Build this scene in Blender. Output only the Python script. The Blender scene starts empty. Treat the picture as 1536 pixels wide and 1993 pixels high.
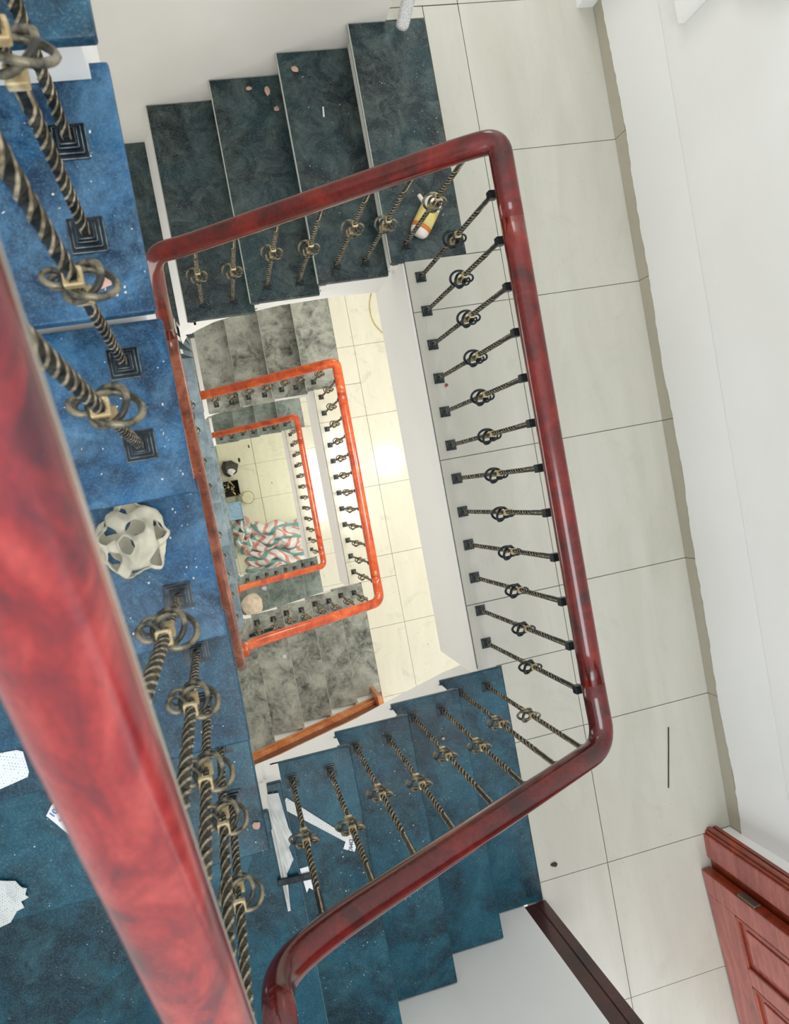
import bpy, bmesh, math, random
from mathutils import Vector, Matrix
random.seed(7)
C = bpy.context.scene.collection
# ------------------------------------------------------------------ camera
CAM = (-0.9019, 0.0356, 3.0937)
ROTV = (-0.0264, -0.2024, -0.1851)      # rotation vector of the camera
cd = bpy.data.cameras.new('camera'); cam = bpy.data.objects.new('camera', cd); C.objects.link(cam)
rv = Vector(ROTV)
cam.matrix_world = Matrix.Translation(CAM) @ Matrix.Rotation(rv.length, 4, rv.normalized())
cd.sensor_fit = 'HORIZONTAL'; cd.sensor_width = 36.0; cd.lens = 36.0*1541.344/1536.0
cd.clip_start = 0.02; cd.clip_end = 100
cd.dof.use_dof = True; cd.dof.focus_distance = 3.4; cd.dof.aperture_fstop = 13.0
bpy.context.scene.camera = cam
# ------------------------------------------------------------------ world and light
w = bpy.data.worlds.new('daylight'); bpy.context.scene.world = w; w.use_nodes = True
bg = w.node_tree.nodes['Background']; bg.inputs[0].default_value = (0.93, 0.97, 1.0, 1); bg.inputs[1].default_value = 1.28
def area(name, loc, rot, sx, sy, power, col=(1, 1, 1)):
    l = bpy.data.lights.new(name, 'AREA'); l.shape = 'RECTANGLE'; l.size = sx; l.size_y = sy; l.energy = power; l.color = col
    o = bpy.data.objects.new(name, l); C.objects.link(o); o.location = loc; o.rotation_euler = rot; return o
area('overhead_fill', (-0.3, -1.6, 6.2), (math.radians(22), 0, 0), 2.2, 3.0, 128, (0.95, 0.98, 1.0))  # added overhead fill, tilted to brighten the north wall
H = 3.575
area('landing_light', (0.1, 3.9, 1.9), (math.radians(-105), 0, 0), 1.4, 1.6, 30, (1.0, 0.97, 0.9))
area('door_light', (0.45, -4.2, 1.9), (math.radians(105), 0, 0), 1.0, 1.6, 22, (0.93, 0.97, 1.0))
for k, pw in ((1, 46), (2, 50), (3, 46)):
    area('ceiling_tube', (0.50, 0.1, -H*(k-1)-0.66), (0, 0, 0), 0.3, 1.2, pw*0.55, (1.0, 0.95, 0.84))
    area('west_fill', (-1.86, 0.1, -H*(k-1)-0.55), (0, math.radians(-90), 0), 0.9, 1.5, (12, 11, 12)[k-1], (1.0, 0.98, 0.94))  # added fill for the beam faces and well sides; no window there
    area('corridor_light', (0.4, 2.9, -H*k+2.2), (math.radians(-100), 0, 0), 1.2, 1.2, pw*0.52, (1.0, 0.96, 0.88))
    area('south_corridor_light', (0.4, -3.0, -H*k+2.2), (math.radians(100), 0, 0), 1.2, 1.2, pw*0.52, (1.0, 0.96, 0.88))  # unseen lamp in the south corridor, facing into the stairwell
area('wall_lamp', (0.88, 0.22, -1.55), (0, 0, 0), 0.12, 0.16, 7, (1.0, 0.97, 0.9))
vs = bpy.context.scene.view_settings
bpy.context.scene.display_settings.display_device = 'sRGB'
vs.view_transform = 'Standard'; vs.look = 'None'; vs.gamma = 1.0; vs.use_curve_mapping = False; vs.exposure = 0.0
# ------------------------------------------------------------------ materials
def srgb(r, g, b):
    f = lambda c: (c/255/12.92 if c/255 <= 0.04045 else ((c/255+0.055)/1.055)**2.4)
    return (f(r), f(g), f(b), 1)
def newmat(name, col, rough=0.5, metal=0.0, spec=0.5):
    m = bpy.data.materials.new(name); m.use_nodes = True
    b = m.node_tree.nodes['Principled BSDF']
    b.inputs['Base Color'].default_value = col; b.inputs['Roughness'].default_value = rough
    b.inputs['Metallic'].default_value = metal; b.inputs['Specular IOR Level'].default_value = spec
    return m
class N:
    def __init__(s, m): s.m = m; s.t = m.node_tree; s.b = s.t.nodes['Principled BSDF']
    def n(s, typ, **kw):
        x = s.t.nodes.new(typ)
        for k, v in kw.items(): setattr(x, k, v)
        return x
    def l(s, a, b): s.t.links.new(a, b)
    def coord(s, scale=(1, 1, 1), kind='Generated', rot=(0, 0, 0), world=True):
        mp = s.n('ShaderNodeMapping'); mp.inputs['Scale'].default_value = scale; mp.inputs['Rotation'].default_value = rot
        if world: g = s.n('ShaderNodeNewGeometry'); s.l(g.outputs['Position'], mp.inputs[0])
        else: g = s.n('ShaderNodeTexCoord'); s.l(g.outputs[kind], mp.inputs[0])
        return mp.outputs[0]
    def noise(s, co, scale, detail=4, rough=0.55, dist=0.0):
        x = s.n('ShaderNodeTexNoise'); s.l(co, x.inputs['Vector']); x.inputs['Scale'].default_value = scale
        x.inputs['Detail'].default_value = detail; x.inputs['Roughness'].default_value = rough; x.inputs['Distortion'].default_value = dist
        return x.outputs[0]
    def ramp(s, f, stops):
        x = s.n('ShaderNodeValToRGB'); s.l(f, x.inputs[0]); e = x.color_ramp.elements
        while len(e) < len(stops): e.new(0.5)
        for el, (p, c) in zip(e, stops): el.position = p; el.color = c if len(c) == 4 else (*c, 1)
        return x.outputs[0]
    def mix(s, f, a, b, mode='MIX'):
        x = s.n('ShaderNodeMix', data_type='RGBA', blend_type=mode)
        if isinstance(f, float): x.inputs[0].default_value = f
        else: s.l(f, x.inputs[0])
        for i, v in ((6, a), (7, b)):
            if isinstance(v, tuple): x.inputs[i].default_value = v
            else: s.l(v, x.inputs[i])
        return x.outputs[2]
    def bump(s, f, strength=0.2, dist=0.002):
        x = s.n('ShaderNodeBump'); s.l(f, x.inputs['Height']); x.inputs['Strength'].default_value = strength
        x.inputs['Distance'].default_value = dist; s.l(x.outputs[0], s.b.inputs['Normal'])
    def color(s, c): s.l(c, s.b.inputs['Base Color'])
G = lambda v: (v, v, v, 1)
def stone(name, dark, mid, dust, dust_amt, rough=0.28, specks=0.0):
    m = newmat(name, dark, rough); q = N(m); co = q.coord()
    a = q.ramp(q.noise(co, 3.6, 8, 0.7, 0.5), [(0.43, dark), (0.58, mid)]); q.b.inputs['Specular IOR Level'].default_value = 0.4
    d = q.ramp(q.noise(co, 9.0, 10, 0.78, 0.7), [(0.5-0.22*dust_amt, G(0)), (0.78, G(min(1, 0.35+dust_amt)))])
    c = q.mix(d, a, dust)
    sm = q.ramp(q.noise(co, 14.0, 3, 0.5, 2.2), [(0.62, G(0)), (0.70, G(0.45*max(dust_amt, 0.35)))])
    c = q.mix(sm, c, dust)
    sp = q.n('ShaderNodeTexVoronoi'); q.l(co, sp.inputs['Vector']); sp.inputs['Scale'].default_value = 85
    sk = q.ramp(sp.outputs['Distance'], [(0.07, G(0.7)), (0.15, G(0))])
    gate = q.ramp(q.noise(co, 20, 2), [(0.58, G(0)), (0.64, G(1))])
    c = q.mix(q.mix(1.0, sk, gate, 'MULTIPLY'), c, srgb(205, 220, 225))
    fine = q.ramp(q.noise(co, 260, 2), [(0.5, G(0)), (0.8, G(0.22))])
    c = q.mix(fine, c, srgb(140, 170, 180))
    q.color(c)
    r = q.ramp(q.noise(co, 6, 4), [(0.3, G(rough)), (0.7, G(rough+0.2))]); q.l(r, q.b.inputs['Roughness'])
    return m
M = {}
M['stone_green'] = stone('green_black_granite', srgb(3, 16, 20), srgb(16, 46, 50), srgb(116, 130, 122), 0.28)
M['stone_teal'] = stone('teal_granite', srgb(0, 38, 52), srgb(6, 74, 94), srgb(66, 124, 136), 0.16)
M['stone_lit_seablue'] = stone('granite_lit_seablue', srgb(2, 38, 58), srgb(8, 74, 102), srgb(70, 128, 150), 0.16)  # same stone as the teal, middle tint of the lighting painted in
M['stone_lit_blue'] = stone('granite_lit_blue', srgb(2, 44, 72), srgb(14, 84, 128), srgb(110, 160, 196), 0.30)  # same stone as the teal, bluest tint of the lighting painted in
M['stone_grey'] = stone('dusty_granite', srgb(52, 58, 52), srgb(150, 154, 144), srgb(206, 206, 194), 0.55, 0.45)
M['stone_grey_deep'] = stone('dusty_green_granite', srgb(78, 94, 88), srgb(124, 138, 130), srgb(184, 192, 182), 0.40, 0.45)
M['stone_strip'] = stone('pale_blue_granite', srgb(96, 112, 122), srgb(128, 146, 156), srgb(170, 184, 190), 0.35, 0.45)
def tile_mat(name, base, vein, rough):
    m = newmat(name, base, rough); q = N(m); co = q.coord((2.6, 0.5, 1)); co2 = q.coord()
    a = q.ramp(q.noise(co, 2.2, 6, 0.6, 0.5), [(0.3, base), (0.75, vein)])
    st = q.ramp(q.noise(co2, 3.0, 8, 0.7, 2.5), [(0.56, G(0)), (0.78, G(0.5))])
    c = q.mix(st, a, srgb(168, 164, 146))
    ln = q.ramp(q.noise(q.coord((5, 0.35, 1)), 6.0, 5, 0.6, 1.0), [(0.495, G(0)), (0.5, G(0.20)), (0.505, G(0))])
    c = q.mix(ln, c, srgb(140, 136, 120))
    sp = q.ramp(q.noise(co2, 34, 2), [(0.765, G(0)), (0.785, G(0.6))])
    c = q.mix(sp, c, srgb(110, 108, 98)); q.color(c); return m
M['tile'] = tile_mat('marble_tile', srgb(178, 176, 163), srgb(194, 192, 182), 0.28)
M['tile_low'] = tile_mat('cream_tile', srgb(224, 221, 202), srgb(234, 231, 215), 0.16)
M['tile_ground'] = tile_mat('ground_tile', srgb(214, 214, 186), srgb(226, 226, 200), 0.35)
M['grout'] = newmat('grout', srgb(112, 108, 96), 0.9)
def plaster(name, c1, c2):
    m = newmat(name, c1, 0.75, 0, 0.25); q = N(m); co = q.coord()
    q.color(q.ramp(q.noise(co, 1.3, 5, 0.5, 0.5), [(0.3, c1), (0.7, c2)])); q.bump(q.noise(co, 60, 4), 0.08, 0.002); return m
M['plaster'] = plaster('white_plaster', srgb(238, 238, 235), srgb(245, 245, 244))
M['plaster_warm'] = plaster('off_white_plaster', srgb(234, 230, 221), srgb(241, 238, 231))
M['plaster_side'] = plaster('stair_side_paint', srgb(242, 241, 237), srgb(247, 246, 243))
M['skirting'] = tile_mat('skirting_tile', srgb(176, 170, 152), srgb(192, 186, 168), 0.5)
def wood(name, dark, mid, light, rough=0.16, axis=(1, 1, 1), scale=6, coat=0.35):
    m = newmat(name, mid, rough); q = N(m); co = q.coord(axis, 'Object', world=False)
    a = q.ramp(q.noise(co, scale, 6, 0.6, 1.2), [(0.30, dark), (0.52, mid), (0.74, light)])
    g = q.ramp(q.noise(co, scale*14, 3, 0.6), [(0.35, G(0.75)), (0.65, G(1.0))])
    q.color(q.mix(1.0, a, g, 'MULTIPLY')); q.b.inputs['Coat Weight'].default_value = coat; q.b.inputs['Coat Roughness'].default_value = 0.12
    return m
M['rail_red'] = wood('mahogany_red', srgb(52, 6, 4), srgb(104, 14, 8), srgb(144, 32, 14))
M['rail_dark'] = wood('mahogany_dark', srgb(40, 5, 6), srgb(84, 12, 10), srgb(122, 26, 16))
M['rail_near'] = wood('mahogany_overexposed', srgb(70, 18, 34), srgb(146, 36, 40), srgb(186, 74, 68), 0.22, (2.5, 0.7, 2.5), 9)  # overexposed pink and mottled reflection put into the wood colour
M['rail_brown_lit'] = wood('mahogany_brown_lit', srgb(84, 34, 22), srgb(142, 72, 48), srgb(190, 118, 86))  # the red mahogany again, warmer light put into its colour
M['rail_warm_lit'] = wood('mahogany_warm_lit', srgb(160, 52, 18), srgb(206, 84, 34), srgb(232, 116, 56))  # the red mahogany again, warm light of lower levels in its colour
M['door'] = wood('door_wood', srgb(138, 60, 52), srgb(172, 84, 74), srgb(196, 112, 98), 0.35, (1, 1, 6), 3, 0.3)
M['door_edge'] = wood('door_edge_wood', srgb(104, 34, 18), srgb(142, 52, 26), srgb(170, 74, 42), 0.35)
M['post'] = wood('dark_post_wood', srgb(44, 16, 14), srgb(70, 28, 24), srgb(92, 40, 32), 0.35)
M['string_wood'] = wood('orange_string_wood', srgb(184, 102, 52), srgb(224, 142, 84), srgb(240, 184, 134), 0.4)
M['string_face'] = wood('brown_string_wood', srgb(84, 38, 20), srgb(120, 62, 36), srgb(146, 86, 56), 0.4)
M['bar'] = newmat('rail_edge_glint', srgb(220, 212, 192), 0.35, 0.2)  # cream strip standing in for the rail's bright reflecting lower edge
def iron(name, a, b, rough, metal, pos=(0.42, 0.62)):
    m = newmat(name, a, rough, metal); q = N(m); co = q.coord((1, 1, 1), 'Object', world=False)
    q.color(q.ramp(q.noise(co, 55, 3), [(pos[0], a), (pos[1], b)])); return m
M['iron'] = iron('black_gilt_iron', srgb(20, 22, 20), srgb(92, 86, 70), 0.34, 0.4, (0.42, 0.75))
M['iron_ridge'] = iron('worn_gilt_highlight', srgb(122, 108, 82), srgb(214, 200, 172), 0.4, 0.25, (0.4, 0.7))  # worn gilt edges plus pale highlights painted on the twisted ridges
M['iron_ring'] = iron('grey_gilt_ring', srgb(58, 58, 52), srgb(138, 130, 108), 0.36, 0.35, (0.42, 0.62))
M['plate_edge'] = iron('pale_plate_edge', srgb(40, 56, 62), srgb(128, 130, 118), 0.4, 0.2)  # paler tone on the upper bevels of the base plates
M['iron_plate'] = iron('blue_black_iron', srgb(6, 16, 26), srgb(22, 42, 58), 0.28, 0.3)
M['iron_gold'] = iron('gilt_iron', srgb(178, 156, 112), srgb(228, 212, 172), 0.36, 0.3)
M['iron_dark'] = iron('black_iron', srgb(18, 26, 30), srgb(44, 54, 58), 0.35, 0.4)
M['iron_pale'] = iron('pale_gilt_highlight', srgb(92, 84, 68), srgb(190, 176, 140), 0.4, 0.5)  # ridges of the landing bars, pale highlights painted in
M['worn_edge'] = newmat('worn_edge', srgb(172, 176, 166), 0.6)
M['white'] = newmat('white_paper', srgb(236, 238, 240), 0.7)
def simple(name, rgb, rough=0.6, metal=0.0):
    m = newmat(name, srgb(*rgb), rough, metal); q = N(m)
    c = srgb(*rgb); d = tuple(x*0.78 for x in c[:3])+(1,)
    q.color(q.ramp(q.noise(q.coord((1, 1, 1), 'Object', world=False), 18, 4), [(0.35, d), (0.6, c)])); return m
# ------------------------------------------------------------------ helpers
def mesh(name, verts, faces, smooth=False):
    me = bpy.data.meshes.new(name); me.from_pydata([tuple(v) for v in verts], [], faces); me.update()
    if smooth:
        for f in me.polygons: f.use_smooth = True
    return me
def obj(name, me, mat, parent=None, kind=None, loc=None):
    if isinstance(mat, str): mat = M[mat]
    if mat and not me.materials: me.materials.append(mat)
    o = bpy.data.objects.new(name, me); C.objects.link(o)
    if parent: o.parent = parent
    if loc: o.location = loc
    if kind: o['kind'] = kind
    return o
def empty(name, loc=(0, 0, 0)):
    o = bpy.data.objects.new(name, None); o.empty_display_size = 0.05; C.objects.link(o); o.location = loc; return o
def tag(o, label, cat, group=None):
    o['label'] = label; o['category'] = cat
    if group: o['group'] = group
    return o
def bxdata(x0, x1, y0, y1, z0, z1, V, F):
    b = len(V)
    V += [(x0, y0, z0), (x1, y0, z0), (x1, y1, z0), (x0, y1, z0), (x0, y0, z1), (x1, y0, z1), (x1, y1, z1), (x0, y1, z1)]
    F += [tuple(b+i for i in f) for f in ((0, 3, 2, 1), (4, 5, 6, 7), (0, 1, 5, 4), (1, 2, 6, 5), (2, 3, 7, 6), (3, 0, 4, 7))]
def boxes(name, bl, bevel=0.0, seg=2):
    V = []; F = []
    for b in bl: bxdata(*b, V, F)
    me = mesh(name, V, F)
    if bevel:
        bm = bmesh.new(); bm.from_mesh(me); bmesh.ops.bevel(bm, geom=bm.edges[:], offset=bevel, segments=seg, affect='EDGES', profile=0.5)
        bm.to_mesh(me); bm.free()
    return me
def prism(name, poly, a0, a1, axis='z', bevel=0.0):
    """poly of 2D points extruded along an axis (y: poly is x,z; x: poly is y,z; z: poly is x,y)"""
    def P(q, a): return {'z': (q[0], q[1], a), 'y': (q[0], a, q[1]), 'x': (a, q[0], q[1])}[axis]
    n = len(poly); V = [P(q, a0) for q in poly]+[P(q, a1) for q in poly]
    F = [tuple(range(n))[::-1], tuple(range(n, 2*n))]+[(i, (i+1) % n, n+(i+1) % n, n+i) for i in range(n)]
    me = mesh(name, V, F); bm = bmesh.new(); bm.from_mesh(me)
    bmesh.ops.recalc_face_normals(bm, faces=bm.faces[:])
    if bevel: bmesh.ops.bevel(bm, geom=bm.edges[:], offset=bevel, segments=2, affect='EDGES', profile=0.5)
    bm.to_mesh(me); bm.free(); return me
def sweep(name, pts, prof, up=Vector((0, 0, 1)), caps=True):
    """sweep a 2D profile (side, up) along pts"""
    pts = [Vector(p) for p in pts]; V = []; F = []; n = len(prof); prev = None
    for i, p in enumerate(pts):
        t = (pts[min(i+1, len(pts)-1)]-pts[max(i-1, 0)]).normalized()
        s = t.cross(up)
        if s.length < 0.15 and prev is not None: s = prev.copy()
        s.normalize()
        if prev is not None and s.dot(prev) < 0: s = -s
        prev = s; u = s.cross(t).normalized()
        for a, b in prof: V.append(p+s*a+u*b)
    for i in range(len(pts)-1):
        for j in range(n):
            k = (j+1) % n; F.append((i*n+j, i*n+k, (i+1)*n+k, (i+1)*n+j))
    if caps: F += [tuple(range(n))[::-1], tuple(range((len(pts)-1)*n, len(pts)*n))]
    me = mesh(name, V, F, True)
    bm = bmesh.new(); bm.from_mesh(me); bmesh.ops.recalc_face_normals(bm, faces=bm.faces[:]); bm.to_mesh(me); bm.free()
    return me
def circ(r, n=8, sx=1, sy=1): return [(r*sx*math.cos(2*math.pi*i/n), r*sy*math.sin(2*math.pi*i/n)) for i in range(n)]
def fillet(pts, r, seg=6):
    pts = [Vector(p) for p in pts]; out = [pts[0]]
    for i in range(1, len(pts)-1):
        a, b, c = pts[i-1], pts[i], pts[i+1]; ra = min(r, (a-b).length*0.48); rc = min(r, (c-b).length*0.48)
        p0 = b+(a-b).normalized()*ra; p1 = b+(c-b).normalized()*rc
        for k in range(seg+1):
            t = k/seg; out.append(p0*(1-t)**2+b*2*t*(1-t)+p1*t*t)
    out.append(pts[-1]); return out
# ------------------------------------------------------------------ walls and floors (the setting)
WN, WS, WE, WW = 1.815, -1.815, 0.957, -1.93
ZB = -3*H
def struct(name, me, mat, parent=None):
    return obj(name, me, mat, parent, None if parent else 'structure')
struct('wall_north', boxes('w', [(WW-0.15, 0.045, WN, WN+0.14, ZB-0.2, 3.55)]), 'plaster_warm')
struct('wall_north_pier', boxes('w', [(0.872, WE+0.15, WN, WN+0.14, ZB-0.2, 3.55)]), 'plaster')
struct('wall_south', boxes('w', [(WW-0.15, -0.04, WS-0.14, WS, ZB-0.2, 3.55)]), 'plaster')
struct('wall_south_pier', boxes('w', [(0.888, WE+0.15, -1.90, -1.742, ZB-0.2, 3.55)]), 'plaster')
struct('wall_east', boxes('w', [(WE, WE+0.15, -1.75, 4.2, ZB-0.2, 3.55)]), 'plaster')
struct('wall_west', boxes('w', [(WW-0.15, WW, WS, WN, ZB-0.2, 3.55)]), 'plaster')
struct('wall_corridor_east', boxes('w', [(1.45, 1.6, -4.5, -1.9, ZB-0.2, 3.55)]), 'plaster')
struct('wall_corridor_west', boxes('w', [(-0.75, -0.6, WN+0.14, 4.2, ZB-0.2, 3.55)]), 'plaster')
XJ = [-0.055, 0.355, 0.955, 1.45]
def floor(z, mat, yoff, slab=True, name='floor', x0=-0.055, south=True):
    root = struct(name, boxes('f', [(x0, WE+0.1, -0.80 if z > ZB else WS, 0.90 if z > ZB else WN, z-0.19, z-0.004),
                                    (0.03, WE+0.6, -4.4, -0.79, z-0.19, z-0.004), (0.19, WE+0.1, 0.85, WN+0.1, z-0.19, z-0.004), (-0.6, WE+0.1, WN+0.002, 4.1, z-0.19, z-0.004)]), 'grout')
    ys = [yoff-0.6*i for i in range(-4, 10)]
    xs = [x0, 0.355, 0.955]
    g = 0.0016
    def put(xa, xb, ya, yb):
        if xb-xa < 0.03 or yb-ya < 0.02: return
        me = boxes('tile', [(xa+g, xb-g, ya+g, yb-g, z-0.012, z+random.uniform(-0.0006, 0.0006))])
        obj('tile', me, mat, root)
    for i in range(len(ys)-1):
        yb, ya = ys[i], ys[i+1]
        for xa, xb in ((x0, 0.355), (0.355, 0.955), (0.955, 1.5)):
            # outline of the landing: a narrow column beside the stairs, a full column by the wall
            if xa == x0: zones = ((-4.4, -0.805, 0.045, WE), (-0.805, 0.868, x0, WE), (0.868, 1.862, 0.205, WE), (WN, 1.862, 0.047, 0.205), (1.862, 4.1, -0.6, WE))
            elif xa == 0.355: zones = ((-4.4, 4.1, 0.3, WE),)
            else: zones = ((-4.4, -1.90, 0.3, 1.45),)
            for lo, hi, xl, xr in zones:
                a, b = max(ya, lo), min(yb, hi); c, d = max(xa if xa != x0 else -9, xl), min(xb, xr)
                if b > a and d > c: put(c, d, a, b)
    return root
F0 = floor(0.0, 'tile', 1.263)
F1 = floor(-H, 'tile_low', 1.185)
F2 = floor(-2*H, 'tile_low', 1.185)
# ground floor
gr = struct('floor', boxes('f', [(WW, WE+0.1, -4.4, 4.1, ZB-0.2, ZB-0.004)]), 'grout')
for xa in [-1.56, -0.96, -0.37, 0.23, 0.83]:
    for j in range(-7, 7):
        ya = 0.08+0.6*j; xa0 = max(xa, WW); xb = min(xa+0.6, WE)
        if ya > 4 or ya < -4: continue
        obj('tile', boxes('t', [(xa0+.002, xb-.002, ya+.002, ya+.598, ZB-0.012, ZB)]), 'tile_ground', gr)
# landing edge beams
for k in range(3):
    z = -H*k
    struct('trim_%d' % (k+1), boxes('b', [(-0.062, 0.13, -0.83, 0.90, z-0.58, z-0.013)]), 'plaster_side')
    struct('ceiling', boxes('c', [(0.13, WE, WS, WN, z-0.25, z-0.19)]), 'plaster')
# skirting tiles along the east wall
bb = struct('baseboard_east', boxes('b', [(WE-0.004, WE, -1.74, WN, 0.0, 0.09)]), 'grout')
for j in range(-5, 4):
    ya, yb = max(0.063+0.6*j, -1.74), min(0.063+0.6*j+0.6, WN)
    if yb-ya > 0.03: obj('tile', boxes('s', [(WE-0.012, WE-0.003, ya+.0012, yb-.0012, 0.002, 0.088+random.uniform(-.003, .003))]), 'skirting', bb)
# rough plaster lip over the skirting
V = []; F = []; n = 150
for i in range(n+1):
    y = -1.742+i*(WN+1.742)/n; h = 0.083+0.010*math.sin(i*0.16)*math.sin(i*0.05+1)+random.uniform(-0.004, 0.004)
    V += [(WE-0.014, y, h), (WE-0.001, y, h), (WE-0.001, y, 0.42), (WE-0.0105, y, 0.16)]
for i in range(n):
    for j in range(3): F.append((4*i+j, 4*i+j+1, 4*i+5+j, 4*i+4+j))
    F.append((4*i+3, 4*i, 4*i+4, 4*i+7))
struct('trim_4', mesh('lip', V, F), 'plaster')
# ------------------------------------------------------------------ stairs
R_ = 0.17
def slab_tread(name, poly, z, mat, parent, nose=None, th=0.022):
    return obj('tread', prism('tread', poly, z-th, z, 'z', 0.004), mat, parent)
def rect(x0, x1, y0, y1): return [(x0, y0), (x1, y0), (x1, y1), (x0, y1)]
def top_flight(dz, mat, label, side='plaster_side'):
    root = tag(empty('stair_flight', (-0.4, 1.3, dz)), label, 'stairs')
    inv = Vector((0.4, -1.3, -dz))
    def P(o): o.location = inv; return o
    Yf = 0.866; sy = 0.886
    P(slab_tread('t', rect(-0.112, 0.205, Yf, WN-0.004), dz+0.001, mat, root))
    for k in range(1, 4):
        P(slab_tread('t', rect(-0.112-0.275*k, -0.085-0.275*(k-1)+0.0, Yf, WN-0.004), dz-R_*k, mat, root))
    for k in range(0, 4):   # moulded strip under the nosing, risers
        xl = -0.112-0.275*k; z = dz-R_*k
        P(obj('nosing', boxes('n', [(xl+0.012, xl+0.04, Yf+0.002, WN-0.004, z-0.040, z-0.0225), (xl+0.04, xl+0.275, Yf+0.006, Yf+0.04, z-0.040, z-0.0225)], 0.003), mat, root))
        P(obj('edge_strip', boxes('e', [(xl-0.0012, xl+0.0028, Yf+0.004, WN-0.006, z-0.018, z+0.0018)]), 'worn_edge', root))
        P(obj('riser', boxes('r', [(xl+0.026, xl+0.036, sy, WN-0.002, z-R_, z-0.041)]), 'plaster_side', root))
    # concrete body with stepped top and painted side
    poly = []
    for k in range(0, 4):
        xl = -0.112-0.275*k+0.036; z = dz-R_*k-0.042
        xr = 0.2 if k == 0 else -0.112-0.275*(k-1)+0.036
        poly += [(xr, z), (xl, z)]
    poly += [(-0.935, dz-0.72), (-0.985, dz-0.88), (-0.985, dz-1.06), (-0.955, dz-0.90), (-0.90, dz-0.79), (-0.82, dz-0.67), (-0.72, dz-0.60), (-0.52, dz-0.52), (-0.28, dz-0.50), (-0.06, dz-0.52), (0.2, dz-0.52)]
    P(obj('side_face', prism('s', poly, sy, WN-0.001, 'y'), side, root))
    return root
def bottom_flight(dz, mat, label, side='plaster_side'):
    root = tag(empty('stair_flight', (-0.4, -1.3, dz)), label, 'stairs')
    inv = Vector((0.4, 1.3, -dz))
    def P(o): o.location = inv; return o
    Yf = -0.812; sy = -0.830; YS = WS+0.004 if dz != -H else -1.762
    xr = [0.045, -0.19, -0.43, -0.67, -0.91]
    P(slab_tread('t', rect(xr[1]-0.03, xr[0], YS, Yf), dz+0.001, mat, root))
    for k in range(1, 4):
        P(slab_tread('t', rect(xr[k+1]-0.03, xr[k], YS, Yf), dz+R_*k, mat, root))
    for k in range(1, 4):
        z = dz+R_*k
        P(obj('nosing', boxes('n', [(xr[k]-0.04, xr[k]-0.012, WS+0.004, Yf-0.002, z-0.040, z-0.0225), (xr[k+1]+0.0, xr[k]-0.04, Yf-0.04, Yf-0.006, z-0.040, z-0.0225)], 0.003), mat, root))
        if mat != 'stone_teal': P(obj('edge_strip', boxes('e', [(xr[k]-0.0028, xr[k]+0.0012, WS+0.006, Yf-0.004, z-0.018, z+0.0008)]), 'worn_edge', root))
        P(obj('riser', boxes('r', [(xr[k]-0.036, xr[k]-0.026, WS+0.002, sy, z-R_+0.001, z-0.041)]), 'plaster_side', root))
    poly = [(0.04, dz-0.022)]
    for k in range(1, 5):
        z = dz+R_*k-0.042; zp = dz+R_*(k-1)-(0.022 if k == 1 else 0.022)
        poly += [(xr[k]-0.036, zp), (xr[k]-0.036, z)]
    poly += [(-0.985, dz+R_*4-0.042), (-0.985, dz+0.41), (-0.90, dz+0.37), (-0.79, dz+0.295), (-0.6, dz+0.17), (-0.45, dz+0.04), (-0.17, dz-0.18), (0.04, dz-0.30)]
    P(obj('side_face', prism('s', poly, WS+0.001, sy, 'y'), side, root))
    # winders of the south-west corner
    c = (-0.945, -0.825)
    pts = {0: (-0.91, WS+0.004), 1: (-1.46, WS+0.004), 2: (WW+0.004, -1.33), 3: (WW+0.004, -0.80)}
    ang = [[(-0.91, Yf), (-0.91, WS+0.004), (-1.50, WS+0.004), (-0.955, Yf)],
           [(-0.955, Yf), (-1.48, WS+0.004), (WW+0.004, WS+0.004), (WW+0.004, -1.37), (-0.965, Yf)],
           [(-0.955, Yf), (WW+0.004, -1.39), (WW+0.004, -0.76), (-0.955, -0.76)]]
    for i, pl in enumerate(ang):
        P(slab_tread('w', pl, dz+R_*(4+i), mat, root))
        P(obj('riser', prism('b', pl, dz+R_*(3+i)-0.05, dz+R_*(4+i)-0.023, 'z'), 'plaster_side', root))
    return root
EY = [-0.79, -0.47, -0.21, 0.07, 0.34, 0.645]
def left_flight(dz, mat, label, last=True, side='plaster_side'):
    root = tag(empty('stair_flight', (-1.4, 0.0, dz+1.0)), label, 'stairs')
    inv = Vector((1.4, 0, -dz-1.0))
    def P(o): o.location = inv; return o
    X = -0.955; sx = -0.982
    for k, y in enumerate(EY):
        z = dz+1.19+R_*k; y1 = (EY[k+1] if k < 5 else 0.97)+0.03
        xr_ = X if k else X-0.008
        if k == 4: y1 = 0.708
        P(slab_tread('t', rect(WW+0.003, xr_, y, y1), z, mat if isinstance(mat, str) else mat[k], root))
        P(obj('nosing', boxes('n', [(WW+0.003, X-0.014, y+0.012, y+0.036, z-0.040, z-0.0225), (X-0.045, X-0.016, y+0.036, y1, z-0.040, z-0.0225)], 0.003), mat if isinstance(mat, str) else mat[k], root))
        P(obj('riser', boxes('r', [(WW+0.001, sx, y+0.038, y+0.048, z-R_+0.001, z-0.0405)]), 'plaster_side', root))
    poly = []
    for k, y in enumerate(EY):
        z = dz+1.19+R_*k
        poly += [(y+0.047, z-R_-0.042), (y+0.047, z-0.042)]
    poly += [(1.05, dz+2.04-0.042), (1.05, dz+1.66), (-0.80, dz+0.55), (-0.80, dz+1.02-0.03)]
    P(obj('side_face', prism('s', poly, WW+0.002, sx, 'x'), side, root))
    return root
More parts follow.
